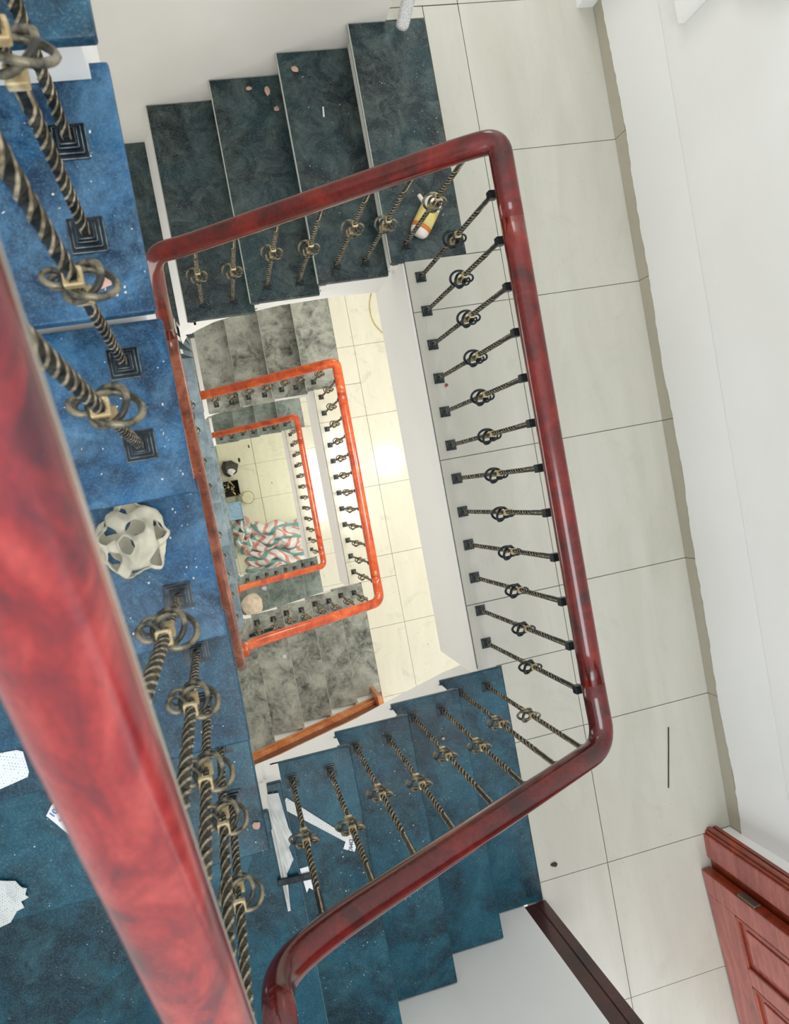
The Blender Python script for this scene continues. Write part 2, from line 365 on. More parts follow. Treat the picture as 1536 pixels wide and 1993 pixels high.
def top_corner(dz, mat, root_label):
    """winders of the north-west corner between the side flight and the top flight one level down"""
    root = tag(empty('winder_steps', (-1.4, 1.3, dz)), root_label, 'stairs')
    inv = Vector((1.4, -1.3, -dz))
    c = (-0.95, 0.87)
    pls = [[c, (WW+0.004, 0.95), (WW+0.004, 1.33), c], [c, (WW+0.004, 1.30), (WW+0.004, WN-0.004), (-1.75, WN-0.004)],
           [c, (-1.77, WN-0.004), (-1.36, WN-0.004)], [c, (-1.38, WN-0.004), (-0.93, WN-0.004), (-0.92, 0.87)]]
    z0 = dz+2.04
    for i, pl in enumerate(pls):
        if pl[0] == pl[-1]: pl = pl[:-1]
        z = z0+R_*(i+1)
        o = obj('tread', prism('t', pl, z-0.022, z, 'z'), mat, root); o.location = inv
        o = obj('riser', prism('t', [(-1.0, 0.93) if q_ == c else q_ for q_ in pl if q_ != (-0.92, 0.87)], z-R_-0.1, z-0.0225, 'z'), 'plaster_side', root); o.location = inv
    return root
top_flight(0, 'stone_green', 'dark green-black granite stair flight descending left from the nearest white tiled landing', 'plaster_side')
bottom_flight(0, 'stone_teal', 'teal granite stair flight rising left from the near landing at the bottom of the picture')
left_flight(0, ['stone_teal', 'stone_lit_seablue', 'stone_lit_blue', 'stone_lit_blue', 'stone_lit_blue', 'stone_lit_seablue'], 'granite stair flight with blue lighting painted in, right under the close-up handrail on the left')  # tread colours step from teal to blue to paint the lighting
for k, mt in ((1, 'stone_grey'), (2, 'stone_grey_deep')):
    nm = 'second' if k == 1 else 'third'
    top_flight(-H*k, mt, ('dusty grey granite flight at the far end of the second landing down' if k == 1 else 'greenish grey granite flight at the far end of the deepest landing'))
    bottom_flight(-H*k, mt, ('scuffed grey granite flight with footprints at the near end of the second landing' if k == 1 else 'greenish grey granite flight at the near end of the deepest landing'))
left_flight(-H, 'stone_strip', 'narrow strip of blue-grey treads below the brown left handrail')
left_flight(-2*H, 'stone_strip', 'deep lower flight beside the small orange left handrail')
left_flight(-3*H, 'stone_grey_deep', 'lowest flight rising from the ground floor under the other flights')
for k in range(1, 3):
    top_corner(-H*k, 'stone_green' if k == 1 else 'stone_grey', 'turning steps in the far left corner joining the green-black flight' if k == 1 else 'turning grey steps in the far left corner one storey down')
# ------------------------------------------------------------------ balusters
def twisted(name, L, a, turns, seg=34, lo=0.10, hi=0.90):
    V = []; F = []; h = a/2; e = h*0.38
    sec = [(h, -h+e), (h, h-e), (h-e, h), (-h+e, h), (-h, h-e), (-h, -h+e), (-h+e, -h), (h-e, -h)]
    for i in range(seg+1):
        t = i/seg; s = min(max((t-lo)/(hi-lo), 0), 1); an = turns*2*math.pi*s; z = L*t; c, sn = math.cos(an), math.sin(an)
        for x, y in sec: V.append((x*c-y*sn, x*sn+y*c, z))
    mi = []
    for i in range(seg):
        for j in range(8):
            k = (j+1) % 8; F.append((8*i+j, 8*i+k, 8*i+8+k, 8*i+8+j)); mi.append(j % 2)
    F += [tuple(range(8))[::-1], tuple(range(8*seg, 8*seg+8))]; mi += [0, 0]
    me = mesh(name, V, F); me.polygons.foreach_set('material_index', mi); return me
def ringmesh(name, r, tube, center, normal, n=22, m=6, flat=1.0):
    nrm = Vector(normal).normalized(); q = nrm.to_track_quat('Z', 'Y'); V = []; F = []
    for i in range(n):
        a = 2*math.pi*i/n
        for j in range(m):
            b = 2*math.pi*j/m
            v = Vector(((r+tube*math.cos(b))*math.cos(a), (r+tube*math.cos(b))*math.sin(a), tube*flat*math.sin(b)))
            V.append(q @ v + Vector(center))
    for i in range(n):
        for j in range(m): F.append((i*m+j, ((i+1) % n)*m+j, ((i+1) % n)*m+(j+1) % m, i*m+(j+1) % m))
    return mesh(name, V, F, True)
BW = 0.0145
# unit pieces with the foot at the origin; knot at 0.43..0.51
def baluster_kit(mi, mg, mb, mr, mk):
    K = {}
    K['base_plate'] = boxes('base_plate', [(-.021, .021, -.021, .021, 0, .005), (-.0165, .0165, -.0165, .0165, .005, .011), (-.012, .012, -.012, .012, .011, .017), (-.0098, .0098, -.0098, .0098, .017, .024)], 0.0010, 1)
    K['base_plate'].materials.append(M[mb]); K['base_plate'].materials.append(M['plate_edge'])
    for f in K['base_plate'].polygons:
        if f.area < 9e-5 and f.center.z > 0.004 and 0.3 < f.normal.z < 0.9 and len(f.vertices) == 4: f.material_index = 1
    K['lower'] = twisted('baluster_lower', 0.43, BW, 3.0); K['lower'].materials.append(M[mi]); K['lower'].materials.append(M[mr])
    K['knot_ring'] = []
    for r, tb, c, nn, fl in ((0.0285, .0044, (-.002, .013, .474), (-.7, .25, .75), 1.0), (0.0250, .0044, (-.007, .005, .464), (-.4, -.5, .78), 1.0), (0.0135, .0036, (-.012, -.018, .460), (-.7, -.1, .8), 1.0), (0.0130, .0036, (-.008, -.021, .486), (-.6, .3, .8), 1.0)):
        me = ringmesh('knot_ring', r, tb, c, nn, flat=fl); me.materials.append(M[mk]); K['knot_ring'].append(me)
    K['collar'] = []
    for z0 in (0.428, 0.500):
        me = boxes('collar', [(-.0105, .0105, -.0105, .0105, z0, z0+0.014)], 0.002, 2); me.materials.append(M[mg]); K['collar'].append(me)
    K['core'] = twisted('core', 0.075, BW*0.62, 1.0, 8); K['core'].materials.append(M[mi]); K['core'].materials.append(M[mr])
    K['upper'] = twisted('baluster_upper', 1.0, BW, 2.6, 40, 0.02, 0.66); K['upper'].materials.append(M[mi]); K['upper'].materials.append(M[mr])
    K['cap'] = boxes('cap', [(-.0125, .0125, -.0125, .0125, -0.026, 0)], 0.002, 2); K['cap'].materials.append(M[mb])
    return K
KITS = {'near': baluster_kit('iron', 'iron_gold', 'iron_dark', 'iron_ridge', 'iron_ring'), 'dark': baluster_kit('iron_dark', 'iron_gold', 'iron_dark', 'iron_pale', 'iron_dark'),
        'far': baluster_kit('iron', 'iron_gold', 'iron_dark', 'iron_ridge', 'iron_ring'), 'close': baluster_kit('iron', 'iron_gold', 'iron_plate', 'iron_ridge', 'iron_ring')}
def baluster(parent, inv, x, y, z, h, rot, kit, ps=1.0, topx=0.0, topy=0.0):
    K = KITS[kit]
    b = obj('baluster', K['lower'], None, parent); b.location = Vector((x, y, z))+inv; b.rotation_euler = (0, 0, rot)
    if topx or topy:
        d = Vector((topx, topy, h)); b.rotation_euler = (d.to_track_quat('Z', 'Y').to_matrix() @ Matrix.Rotation(rot, 3, 'Z')).to_euler()
    def ch(name, me, lz=0.0, sc=None):
        o = obj(name, me, None, b); o.location = (0, 0, lz)
        if sc: o.scale = sc
        return o
    ch('base_plate', K['base_plate'], 0, (ps, ps, 1))
    for me in K['knot_ring']: ch('knot_ring', me)
    for me in K['collar']: ch('collar', me)
    ch('knot_core', K['core'], 0.428)
    ch('upper_bar', K['upper'], 0.503, (1, 1, h-0.503))
    ch('cap', K['cap'], h)
    return b
# ------------------------------------------------------------------ handrails
PROF = []
for i in range(20):
    a = 2*math.pi*i/20; ca, sa = math.cos(a), math.sin(a)
    PROF.append((0.0345*math.copysign(abs(ca)**0.8, ca), 0.030*math.copysign(abs(sa)**0.85, sa)))
GLINTP = [(-.018, -.004), (.018, -.004), (.018, .004), (-.018, .004)]
def densify(pts, step=0.05):
    pts = [Vector(p) for p in pts]; out = [pts[0]]
    for a, b in zip(pts, pts[1:]):
        n = max(1, int((b-a).length/step))
        for k in range(1, n+1): out.append(a.lerp(b, k/n))
    return out
def railing(name, label, origin, segs, mats, bars, sc=1.0, bw=1.0):
    """segs: list of point lists (each one wooden length), mats: material for each"""
    root = tag(empty(name, origin), label, 'railing'); inv = -Vector(origin)
    for s, mt in zip(segs, mats):
        o = obj('handrail', sweep('handrail', s, [(a*sc, b*sc) for a, b in PROF]), mt, root); o.location = inv
    allp = []
    for s in segs: allp += [Vector(v) for v in s] if not allp else [Vector(v) for v in s][1:]
    o = obj('rail_glint', sweep('rail_glint', [v-Vector((0, 0, 0.034*sc)) for v in allp], [(a*bw, b) for a, b in GLINTP]), 'bar', root); o.location = inv  # strip standing in for the rail's bright reflecting lower edge
    for b in bars: baluster(root, inv, *b)
    return root
def level_rail(dz, label, m_top, m_mid, m_corner, m_bot, kit):
    # route: north-west corner -> north flight -> landing -> south flight -> south-west corner
    zc = 0.93+dz
    p = [(-1.02, 0.775, dz-0.262), (-1.01, 0.86, dz+0.10), (-1.00, 0.925, dz+0.285), (-0.90, 0.925, dz+0.325), (-0.05, 0.925, dz+0.905), (0.028, 0.925, zc), (0.028, 0.84, zc), (0.028, -0.70, zc),
         (0.028, -0.855, zc+0.01), (-0.16, -0.855, dz+1.055), (-0.86, -0.855, dz+1.475), (-0.985, -0.855, dz+1.58), (-0.985, -0.855, dz+1.75)]
    f = fillet(p, 0.085, 8)
    # cut into lengths at the landing joints
    def idx(y0): return min(range(len(f)), key=lambda i: (f[i]-Vector((0.028, y0, zc))).length)
    i1, i2 = idx(0.72), idx(-0.68)
    # insert exact joints
    fa = [v for v in f if v.y > 0.72 or (v.x < -0.5 and v.y > 0)]+[Vector((0.028, 0.70, zc))]
    fb = [Vector((0.028, 0.70, zc)), Vector((0.028, -0.67, zc))]
    fc = [Vector((0.028, -0.67, zc))]+[v for v in f if v.y < -0.70]
    bars = []
    for i in range(12): bars.append((0.0, 0.8001-0.1366*i, dz, 0.862, 0.0, 'dark' if kit == 'near' else kit, 1.0, 0.012, 0.0))
    def zt(x): return 0.93+0.68*(x-0.0)-0.045
    for x, k in ((-0.04, 0), (-0.178, 1), (-0.30, 1), (-0.44, 2), (-0.58, 2), (-0.725, 3), (-0.86, 3)):
        z = dz-R_*k; bars.append((x, 0.935, z, dz+zt(x)-z-(0.0 if x < -0.1 else 0.0), math.pi/2, kit, 1.0, 0.0, -0.008))
    def zb(x): return 1.04+0.61*(-x-0.16)-0.03
    for x, k in ((-0.03, 0), (-0.145, 0), (-0.27, 1), (-0.385, 1), (-0.515, 2), (-0.635, 2), (-0.75, 3), (-0.875, 3)):
        z = dz+R_*k; bars.append((x, -0.878, z, dz+zb(x)-z, -math.pi/2, kit, 1.0, 0.0, 0.018))
    return railing('stair_railing', label, (0, 0, dz), [densify(fa, .08), densify(fb, .1), densify(fc, .08)], [m_top, m_mid, m_bot], bars)
level_rail(0, 'large dark red mahogany railing around the near landing with twisted iron balusters', 'rail_red', 'rail_red', 'rail_dark', 'rail_dark', 'near')
level_rail(-H, 'mid-sized orange-red railing around the second landing down', 'rail_warm_lit', 'rail_warm_lit', 'rail_warm_lit', 'rail_warm_lit', 'far')
level_rail(-2*H, 'smallest orange-red railing framing the ground floor', 'rail_warm_lit', 'rail_warm_lit', 'rail_warm_lit', 'rail_warm_lit', 'far')
def left_rail(dz, label, mat, kit, y0, y1, ps=1.0, xr=-1.02, sc=1.0, bw=1.0):
    f = lambda y: dz+2.75+0.7*y
    pts = [(xr, y0, f(y0)), (xr, y1, f(y1))]
    if y0 < -0.8: pts = fillet([(xr, -0.862, f(-0.86)-0.25), (xr, -0.862, f(-0.86)), (xr, y1, f(y1))], 0.06, 6)
    bars = []
    for y in (0.595, 0.46, 0.302, 0.163, -0.116, -0.255, -0.37, -0.51, -0.65):
        k = max(i for i, e in enumerate(EY) if e < y+0.01); z = dz+1.19+R_*k
        bars.append((-1.030, y, z, f(y)-0.04-z, math.pi, kit, ps, 0.01 if xr < -1 else 0.03, 0.0))
    return railing('stair_railing', label, (-1, 0, dz+2.7), [densify(pts, 0.06)], [mat], bars, sc, bw)
left_rail(0, 'huge blurred rosy red handrail crossing the left side close to the viewer', 'rail_near', 'close', -0.86, 0.80, 1.22, -0.982, 0.78, 1.3)
left_rail(-H, 'brown-red handrail running down the left side of the stairwell', 'rail_brown_lit', 'near', -0.86, 0.775)
left_rail(-2*H, 'thin orange handrail left of the second landing opening', 'rail_warm_lit', 'far', -0.86, 0.775)
left_rail(-3*H, 'deepest small orange handrail left of the ground floor clutter', 'rail_warm_lit', 'far', -0.86, 0.775)
# ------------------------------------------------------------------ joinery
# dark post at the end of the south wall
pt = tag(empty('door_post', (0.0, -1.86, 0)), 'dark brown wooden door post rising at the bottom end of the teal flight', 'door post')
def part(name, me, mat, root, rot=None):
    o = obj(name, me, mat, root); o.location = -Vector(root.location); return o
part('post', boxes('p', [(-0.046, 0.048, -1.97, -1.816, 0.0, 2.35)], 0.003), 'post', pt)
part('moulding', boxes('p', [(0.012, 0.056, -1.835, -1.812, 0.0, 2.35), (0.048, 0.062, -1.96, -1.835, 0.0, 2.35)], 0.004), 'post', pt)
dr = empty('door_1', (0.86, -1.79, 0)); dr['kind'] = 'structure'
part('door_jamb', boxes('j', [(0.822, 0.886, -1.79, -1.722, 0.0, 2.3), (0.826, 0.886, -1.97, -1.79, 0.0, 2.3)], 0.004), 'door_edge', dr)
part('door_jamb_face', boxes('j', [(0.812, 0.823, -1.84, -1.735, 0.0, 2.3)], 0.003), 'door', dr)
part('door_moulding', boxes('j', [(0.832, 0.852, -1.724, -1.712, 0.0, 2.3), (0.862, 0.880, -1.724, -1.716, 0.0, 2.3)], 0.003), 'door_edge', dr)
# open leaf with raised and fielded panels, hinged on the jamb
leaf = empty('door_2', (0.772, -1.885, 0.01)); leaf['kind'] = 'structure'; leaf.rotation_euler = (0, 0, math.radians(4.5))
L = 0.80; T = 0.042; HH = 2.15       # runs towards -y from the hinge, face looks to -x
st = [(0, T, -0.105, 0, 0, HH), (0, T, -L, -L+0.105, 0, HH), (0, T, -L+.105, -0.105, 0, 0.19), (0, T, -L+.105, -0.105, 0.92, 1.03), (0, T, -L+.105, -0.105, 2.03, HH), (0, T, -0.42, -0.345, 0.19, 0.92), (0, T, -0.42, -0.345, 1.03, 2.03)]
obj('door_frame_rails', boxes('r', st, 0.002), 'door', leaf)
obj('door_edge', boxes('r', [(0.001, T-0.001, 0.0, 0.003, 0.001, HH-0.001)]), 'door_edge', leaf)
for (ya, yb) in ((-0.345, -0.105), (-L+.105, -0.42)):
    for (za, zb) in ((0.19, 0.92), (1.03, 2.03)):
        obj('door_panel', boxes('pn', [(0.012, T-0.012, ya, yb, za, zb), (0.005, 0.013, ya+0.045, yb-0.045, za+0.045, zb-0.045)], 0.004), 'door', leaf)
        V = [(-0.002, 0.012, ya, ya+0.014, za, zb), (-0.002, 0.012, yb-0.014, yb, za, zb), (-0.002, 0.012, ya, yb, za, za+0.014), (-0.002, 0.012, ya, yb, zb-0.014, zb)]
        obj('panel_moulding', boxes('pm', V, 0.003), 'door_edge', leaf)
M['steel'] = newmat('dull_steel', srgb(120, 112, 100), 0.35, 0.8)
for z in (0.24, 1.05, 1.9):
    h = obj('hinge', boxes('h', [(0.004, 0.036, -0.002, 0.012, z, z+0.11)], 0.003), 'steel', leaf)
# wooden wall string one storey down, by the scuffed grey flight
ws = tag(empty('wall_string', (-0.5, -1.78, -H)), 'orange and brown sloping wooden board along the wall below the white stair side', 'wooden board')
dzw = -H
def slope(name, z0, z1, ya, yb, mat, x0=-0.02, x1=-1.12):
    f = lambda x: dzw+0.05+0.68*(-x-0.0)
    return part(name, prism(name, [(x0, f(x0)+z0), (x1, f(x1)+z0), (x1, f(x1)+z1), (x0, f(x0)+z1)], ya, yb, 'y'), mat, ws)
slope('lower_moulding', 0.0, 0.04, -1.812, -1.768, 'string_wood', -0.02)
slope('lower_bead', 0.04, 0.06, -1.812, -1.792, 'string_face', -0.03)
slope('second_bead', 0.06, 0.10, -1.812, -1.776, 'string_wood', -0.03)
slope('board', 0.10, 0.28, -1.814, -1.798, 'string_face', -0.03)
slope('upper_moulding', 0.28, 0.32, -1.812, -1.778, 'string_wood', -0.03)
part('end_block', boxes('e', [(-0.045, -0.012, -1.812, -1.70, dzw, dzw+0.36), (-0.012, 0.0, -1.812, -1.72, dzw, dzw+0.36)], 0.003), 'string_wood', ws)
# ------------------------------------------------------------------ things lying about
# bottle of glue on the top granite step
bt = tag(empty('bottle', (0.062, 1.03, 0.001)), 'white and yellow plastic bottle lying on the top green-black step', 'bottle'); bt.rotation_euler = (0, 0, math.radians(-36)); bt.scale = (1.12, 1.12, 1.12)
def lathe(name, prof, n=20, axis='y', flat=1.0):
    V = []; F = []
    for r, t in prof:
        for i in range(n):
            a = 2*math.pi*i/n
            V.append((r*math.cos(a), t, r*flat*math.sin(a)) if axis == 'y' else (r*math.cos(a), r*math.sin(a), t))
    for k in range(len(prof)-1):
        for i in range(n): F.append((k*n+i, k*n+(i+1) % n, (k+1)*n+(i+1) % n, (k+1)*n+i))
    F += [tuple(range(n))[::-1], tuple(range((len(prof)-1)*n, len(prof)*n))]
    me = mesh(name, V, F, True); bm = bmesh.new(); bm.from_mesh(me); bmesh.ops.recalc_face_normals(bm, faces=bm.faces[:]); bm.to_mesh(me); bm.free(); return me
M['bottle_white'] = simple('bottle_white', (236, 228, 214), 0.35)
M['label_yellow'] = simple('label_yellow', (232, 214, 128), 0.45)
M['label_orange'] = simple('label_orange', (208, 124, 52), 0.45)
o = obj('bottle_body', lathe('b', [(.010, -.085), (.026, -.081), (.033, -.070), (.035, -.05), (.035, .035), (.034, .055), (.027, .075), (.014, .084)], 24, 'y', 0.8), 'bottle_white', bt); o.location = (0, 0, .029)
o = obj('label', lathe('b', [(.0355, -.045), (.0355, .018)], 24, 'y', 0.8), 'label_yellow', bt); o.location = (0, 0, .029)
o = obj('stripe', lathe('b', [(.0358, -.060), (.0358, -.045)], 24, 'y', 0.8), 'label_orange', bt); o.location = (0, 0, .029)
o = obj('nozzle', lathe('b', [(.008, 0), (.008, .030), (.006, .036)], 12, 'y'), 'bottle_white', bt); o.location = (-.027, .032, .03); o.rotation_euler = (0, 0, math.radians(62))
# white perforated tube leaning at the wall corner
M['tube'] = simple('tube_white', (226, 226, 224), 0.55); q = N(M['tube'])
v = q.n('ShaderNodeTexVoronoi'); v.inputs['Scale'].default_value = 240; q.l(q.coord((1, 1, 1), 'Object', world=False), v.inputs['Vector'])
q.color(q.ramp(v.outputs['Distance'], [(0.2, srgb(150, 152, 152)), (0.45, srgb(232, 232, 230))]))
tb = tag(empty('roll', (0.095, 1.765, 0.03)), 'white perforated tube standing on the top step by the wall corner', 'tube')
me = lathe('tube', [(.012, 0), (.024, .004), (.026, .02), (.026, .30), (.028, .302), (.028, .9), (.024, .905)], 20, 'z')
o = obj('tube', me, 'tube', tb); o.rotation_euler = (math.radians(-24), math.radians(7), 0)
o = obj('ring', ringmesh('r', .027, .0015, (0, 0, .16), (0, 0, 1)), 'grout', tb); o.rotation_euler = (math.radians(-24), math.radians(7), 0)
# papers
def sheet(name, poly, z, label, cat, mat='white', crumple=0.004, rot=0, thick=0.0012):
    """a paper sheet: polygon outline gridded and gently crumpled, with thickness"""
    cx = sum(a for a, b in poly)/len(poly); cy = sum(b for a, b in poly)/len(poly)
    bm = bmesh.new(); vs = [bm.verts.new((a-cx, b-cy, 0)) for a, b in poly]; f = bm.faces.new(vs)
    r = bmesh.ops.triangulate(bm, faces=[f]); 
    bmesh.ops.subdivide_edges(bm, edges=bm.edges[:], cuts=3, use_grid_fill=True)
    ph = random.uniform(0, 9)
    for v in bm.verts: v.co.z = 0.001+crumple*(0.5+0.5*math.sin(v.co.x*95+ph)*math.sin(v.co.y*70+2*ph))
    bm.normal_update()
    g = bmesh.ops.extrude_face_region(bm, geom=bm.faces[:])
    for v in [e for e in g['geom'] if isinstance(e, bmesh.types.BMVert)]: v.co.z += thick
    bmesh.ops.recalc_face_normals(bm, faces=bm.faces[:])
    me = bpy.data.meshes.new(name); bm.to_mesh(me); bm.free()
    o = obj(name, me, mat); o.location = (cx, cy, z); o.rotation_euler = (0, 0, rot); return tag(o, label, cat)
def printed(name, bg_, ink, su, sv, ang, thr=0.55):
    m = newmat(name, bg_, 0.7); q = N(m); br = q.n('ShaderNodeTexBrick'); q.l(q.coord((1, 1, 1), 'Object', rot=(0, 0, ang), world=False), br.inputs['Vector'])
    br.inputs['Scale'].default_value = 1.0; br.inputs['Brick Width'].default_value = su; br.inputs['Row Height'].default_value = sv
    br.inputs['Mortar Size'].default_value = sv*0.34; br.inputs['Mortar Smooth'].default_value = 0.1; br.inputs['Bias'].default_value = 0
    br.inputs['Color1'].default_value = ink; br.inputs['Color2'].default_value = bg_; br.inputs['Mortar'].default_value = bg_
    q.color(br.outputs[0]); return m
M['print_note'] = printed('printed_note', srgb(226, 232, 236), srgb(128, 142, 156), 0.006, 0.006, 0.35)
M['print_news'] = printed('printed_sheet', srgb(206, 210, 208), srgb(84, 92, 94), 0.005, 0.0055, -0.3)
M['print_strip'] = printed('printed_strip', srgb(222, 224, 222), srgb(176, 180, 178), 0.009, 0.008, -0.6)
sheet('note_card', [(-1.485, -.371), (-1.414, -.374), (-1.403, -.380), (-1.400, -.424), (-1.404, -.433), (-1.495, -.452)], 1.36, 'white printed card lying flat at the left edge above the rail', 'paper', 'print_note', 0.001, 0, 0.002)
fl = sheet('flyer', [(-1.405, -.545), (-1.418, -.556), (-1.432, -.575), (-1.428, -.580), (-1.375, -.655), (-1.30, -.74), (-1.25, -.68), (-1.33, -.57)], 1.191, 'white flyer with blue digits sticking out under the huge handrail', 'flyer', 'white', 0.0015)
M['ink_blue'] = newmat('ink_blue', srgb(30, 104, 160), 0.6); M['ink_black'] = newmat('ink_black', srgb(40, 44, 50), 0.6)
def lettering(txt, size, loc, rot, mat, parent, ext=0.0004, name='lettering'):
    cu = bpy.data.curves.new('t', 'FONT'); cu.body = txt; cu.size = size; cu.extrude = ext; cu.align_x = 'CENTER'; cu.align_y = 'CENTER'; cu.resolution_u = 3
    t = bpy.data.objects.new('t', cu); C.objects.link(t); bpy.context.view_layer.update()
    me = bpy.data.meshes.new_from_object(t.evaluated_get(bpy.context.evaluated_depsgraph_get())); C.objects.unlink(t); bpy.data.objects.remove(t)
    me.materials.clear(); o = obj(name, me, mat, parent); o.location = loc; o.rotation_euler = rot; return o
lx, ly = fl.location.x, fl.location.y
lettering('100', 0.019, (-1.411-lx, -.570-ly, 0.0058), (0, 0, math.radians(40)), 'ink_blue', fl)
lettering('G 7', 0.008, (-1.402-lx, -.590-ly, 0.0058), (0, 0, math.radians(40)), 'ink_black', fl)
lettering('P A', 0.008, (-1.388-lx, -.615-ly, 0.0058), (0, 0, math.radians(40)), 'ink_black', fl)
cr = sheet('crumpled_paper', [(-1.60, -.668), (-1.52, -.700), (-1.508, -.716), (-1.500, -.722), (-1.505, -.735), (-1.500, -.743), (-1.517, -.748), (-1.515, -.766), (-1.530, -.768), (-1.545, -.786), (-1.60, -.80)], 1.191, 'crumpled grey printed paper at the left edge near the bottom', 'paper', 'print_news', 0.014)
# lump on a lower left tread
def blob(name, r, loc, mat, label, cat, sc=(1, 1, 0.6), jag=0.35, sub=2, seed=1):
    bm = bmesh.new(); bmesh.ops.create_icosphere(bm, subdivisions=sub, radius=r); rr = random.Random(seed)
    for v in bm.verts:
        k = 1+jag*(rr.random()-0.5); v.co = Vector((v.co.x*sc[0]*k, v.co.y*sc[1]*k, v.co.z*sc[2]*k))
    lo = min(v.co.z for v in bm.verts)
    for v in bm.verts: v.co.z -= lo
    me = bpy.data.meshes.new(name); bm.to_mesh(me); bm.free()
    o = obj(name, me, mat); o.location = loc; return tag(o, label, cat)
M['pink_chip'] = simple('pink_chip', (206, 170, 152), 0.8); M['white_chip'] = simple('white_chip', (226, 228, 226), 0.8)
M['dark_chip'] = simple('dark_chip', (52, 44, 36), 0.8); M['red_chip'] = simple('red_chip', (150, 66, 42), 0.7)
blob('plaster_lump', 0.018, (-1.560, -.610, 1.191), 'pink_chip', 'pinkish lump of rubble at the left picture edge between two papers', 'rubble', seed=4)
def chip(px, mat, r, label, sc=(1, 0.8, 0.35), seed=0, name='chip'):
    return blob(name, r, px, mat, label, 'debris', sc, 0.5, 1, seed)
chip((-.323, 1.737, -.169), 'pink_chip', .017, 'pale round chip on the second step near the top wall', seed=2)
chip((-.501, 1.763, -.339), 'pink_chip', .013, 'small pinkish chip on the third step, left one beside the wall', seed=3)
chip((-.425, 1.745, -.339), 'pink_chip', .016, 'curved pinkish chip on the third step, right one beside the wall', (0.7, 1.3, .35), 5)
chip((-.400, 1.668, -.339), 'pink_chip', .014, 'lower pinkish chip on the third step of the green-black flight', seed=6)
st_ = obj('paper_stick', boxes('s', [(-.0035, .0035, -.021, .021, 0, .003)], .0006, 1), 'white_chip'); st_.location = (-.235, 1.56, -.169); st_.rotation_euler = (0, 0, -.1); tag(st_, 'thin white stick lying on the second green-black step', 'debris')
chip((.026, .358, 0), 'red_chip', .010, 'tiny brick-red chip on the landing tiles beside a baluster foot', seed=7)
chip((.119, -1.677, 0), 'dark_chip', .014, 'dark dry leaf scrap on the tiles near the wooden door post', (1.2, .8, .3), 8)
chip((-.285, -.984, .171), 'pink_chip', .008, 'tiny pale pink crumb on the second teal step', seed=9)
chip((-.985, -.72, 1.191), 'pink_chip', .012, 'pinkish shell-shaped crumb at the edge of the lower blue steps', seed=10)
chip((-1.02, .39, 1.871), 'pink_chip', .010, 'chalky smudge chip beside a square baluster foot on the brightest blue step', (1.4, .9, .2), 11)
# long black stick on the landing tiles
sk = obj('stick', sweep('stick', [(0, 0, 0), (-.016, -.09, 0), (-.031, -.17, 0), (-.047, -.257, 0)], circ(.0028, 6)), 'dark_chip'); sk.location = (.734, -1.239, .003)
tag(sk, 'thin straight black stick lying on the landing tiles right of the railing', 'stick')
# lace-like pale lump on the blue step
def lace():
    bm = bmesh.new(); bmesh.ops.create_icosphere(bm, subdivisions=4, radius=1.0); rr = random.Random(23)
    from mathutils import noise as mn
    for v in bm.verts:           # uneven spacing gives uneven holes
        v.co = (v.co+0.10*Vector((mn.noise(v.co*2.3), mn.noise(v.co*2.3+Vector((7, 1, 3))), mn.noise(v.co*2.3+Vector((2, 9, 5)))))).normalized()
    nbs = lambda S: {e.other_vert(v) for v in S for e in v.link_edges} | set(S)
    ks = [v for v in bm.verts if v.co.z > -0.6]; rr.shuffle(ks); blocked = set(); kill = []
    for v in ks:
        cl = {v}
        for _ in range(rr.choice((1, 1, 2))): cl = nbs(cl)
        if rr.random() < 0.4: cl = cl | nbs({rr.choice(sorted(cl, key=lambda q_: q_.index))})
        if cl & blocked: continue
        blocked |= nbs(nbs(cl)); kill += list(cl)
    bmesh.ops.delete(bm, geom=kill, context='VERTS')
    for v in bm.verts:
        k = 1+0.30*mn.noise(v.co*2.0)+0.12*mn.noise(v.co*6)
        v.co = Vector((v.co.x*0.062*k, v.co.y*0.066*k, (v.co.z*0.042+0.036)*k))
    me = bpy.data.meshes.new('lace'); bm.to_mesh(me); bm.free(); return me
M['lace'] = simple('pale_lace', (206, 200, 178), 0.6)
lc = obj('coral_lump', lace(), 'lace'); lc.location = (-1.085, 0.008, 1.531)
md = lc.modifiers.new('s', 'SOLIDIFY'); md.thickness = 0.004; md = lc.modifiers.new('u', 'SUBSURF'); md.levels = 1; md.render_levels = 1
for f in lc.data.polygons: f.use_smooth = True
tag(lc, 'pale lump full of holes like coral on the blue step', 'lump')
# strip with lettering, black bar, tag and torn plastic on the fourth teal step
M['plastic'] = simple('torn_plastic', (206, 208, 204), 0.4)
sp_ = sheet('cardboard_strip', [(-.925, -.955), (-.905, -.925), (-.775, -1.060), (-.715, -1.098), (-.705, -1.112), (-.722, -1.128), (-.745, -1.118)], .512, 'long pale perforated strip with black letters on the fourth teal step', 'strip', 'print_strip', 0.002, 0, 0.003)
tgp = obj('strip_end', boxes('t', [(-.02, .02, -.017, .017, 0, .002)], .0006, 1), 'white', sp_); tgp.location = (-.730-sp_.location.x, -1.134-sp_.location.y, .004); tgp.rotation_euler = (0, 0, -.5)
lettering('DMC', 0.019, (-.730-sp_.location.x, -1.134-sp_.location.y, 0.0085), (0, 0, math.radians(-105)), 'ink_black', sp_)
bk = obj('black_bar', boxes('b', [(-.052, .050, -.010, .010, 0, .012)], .003), 'iron_dark'); bk.location = (-.925, -1.108, .69); bk.rotation_euler = (0, 0, -.06)
tag(bk, 'short black flat bar lying across the step edge beside a baluster', 'bar')
wt = sheet('paper_tag', [(-.905, -1.085), (-.868, -1.085), (-.878, -1.160), (-.888, -1.150), (-.898, -1.163)], .684, 'small torn white tag under the short black bar', 'tag', 'white', 0.003)
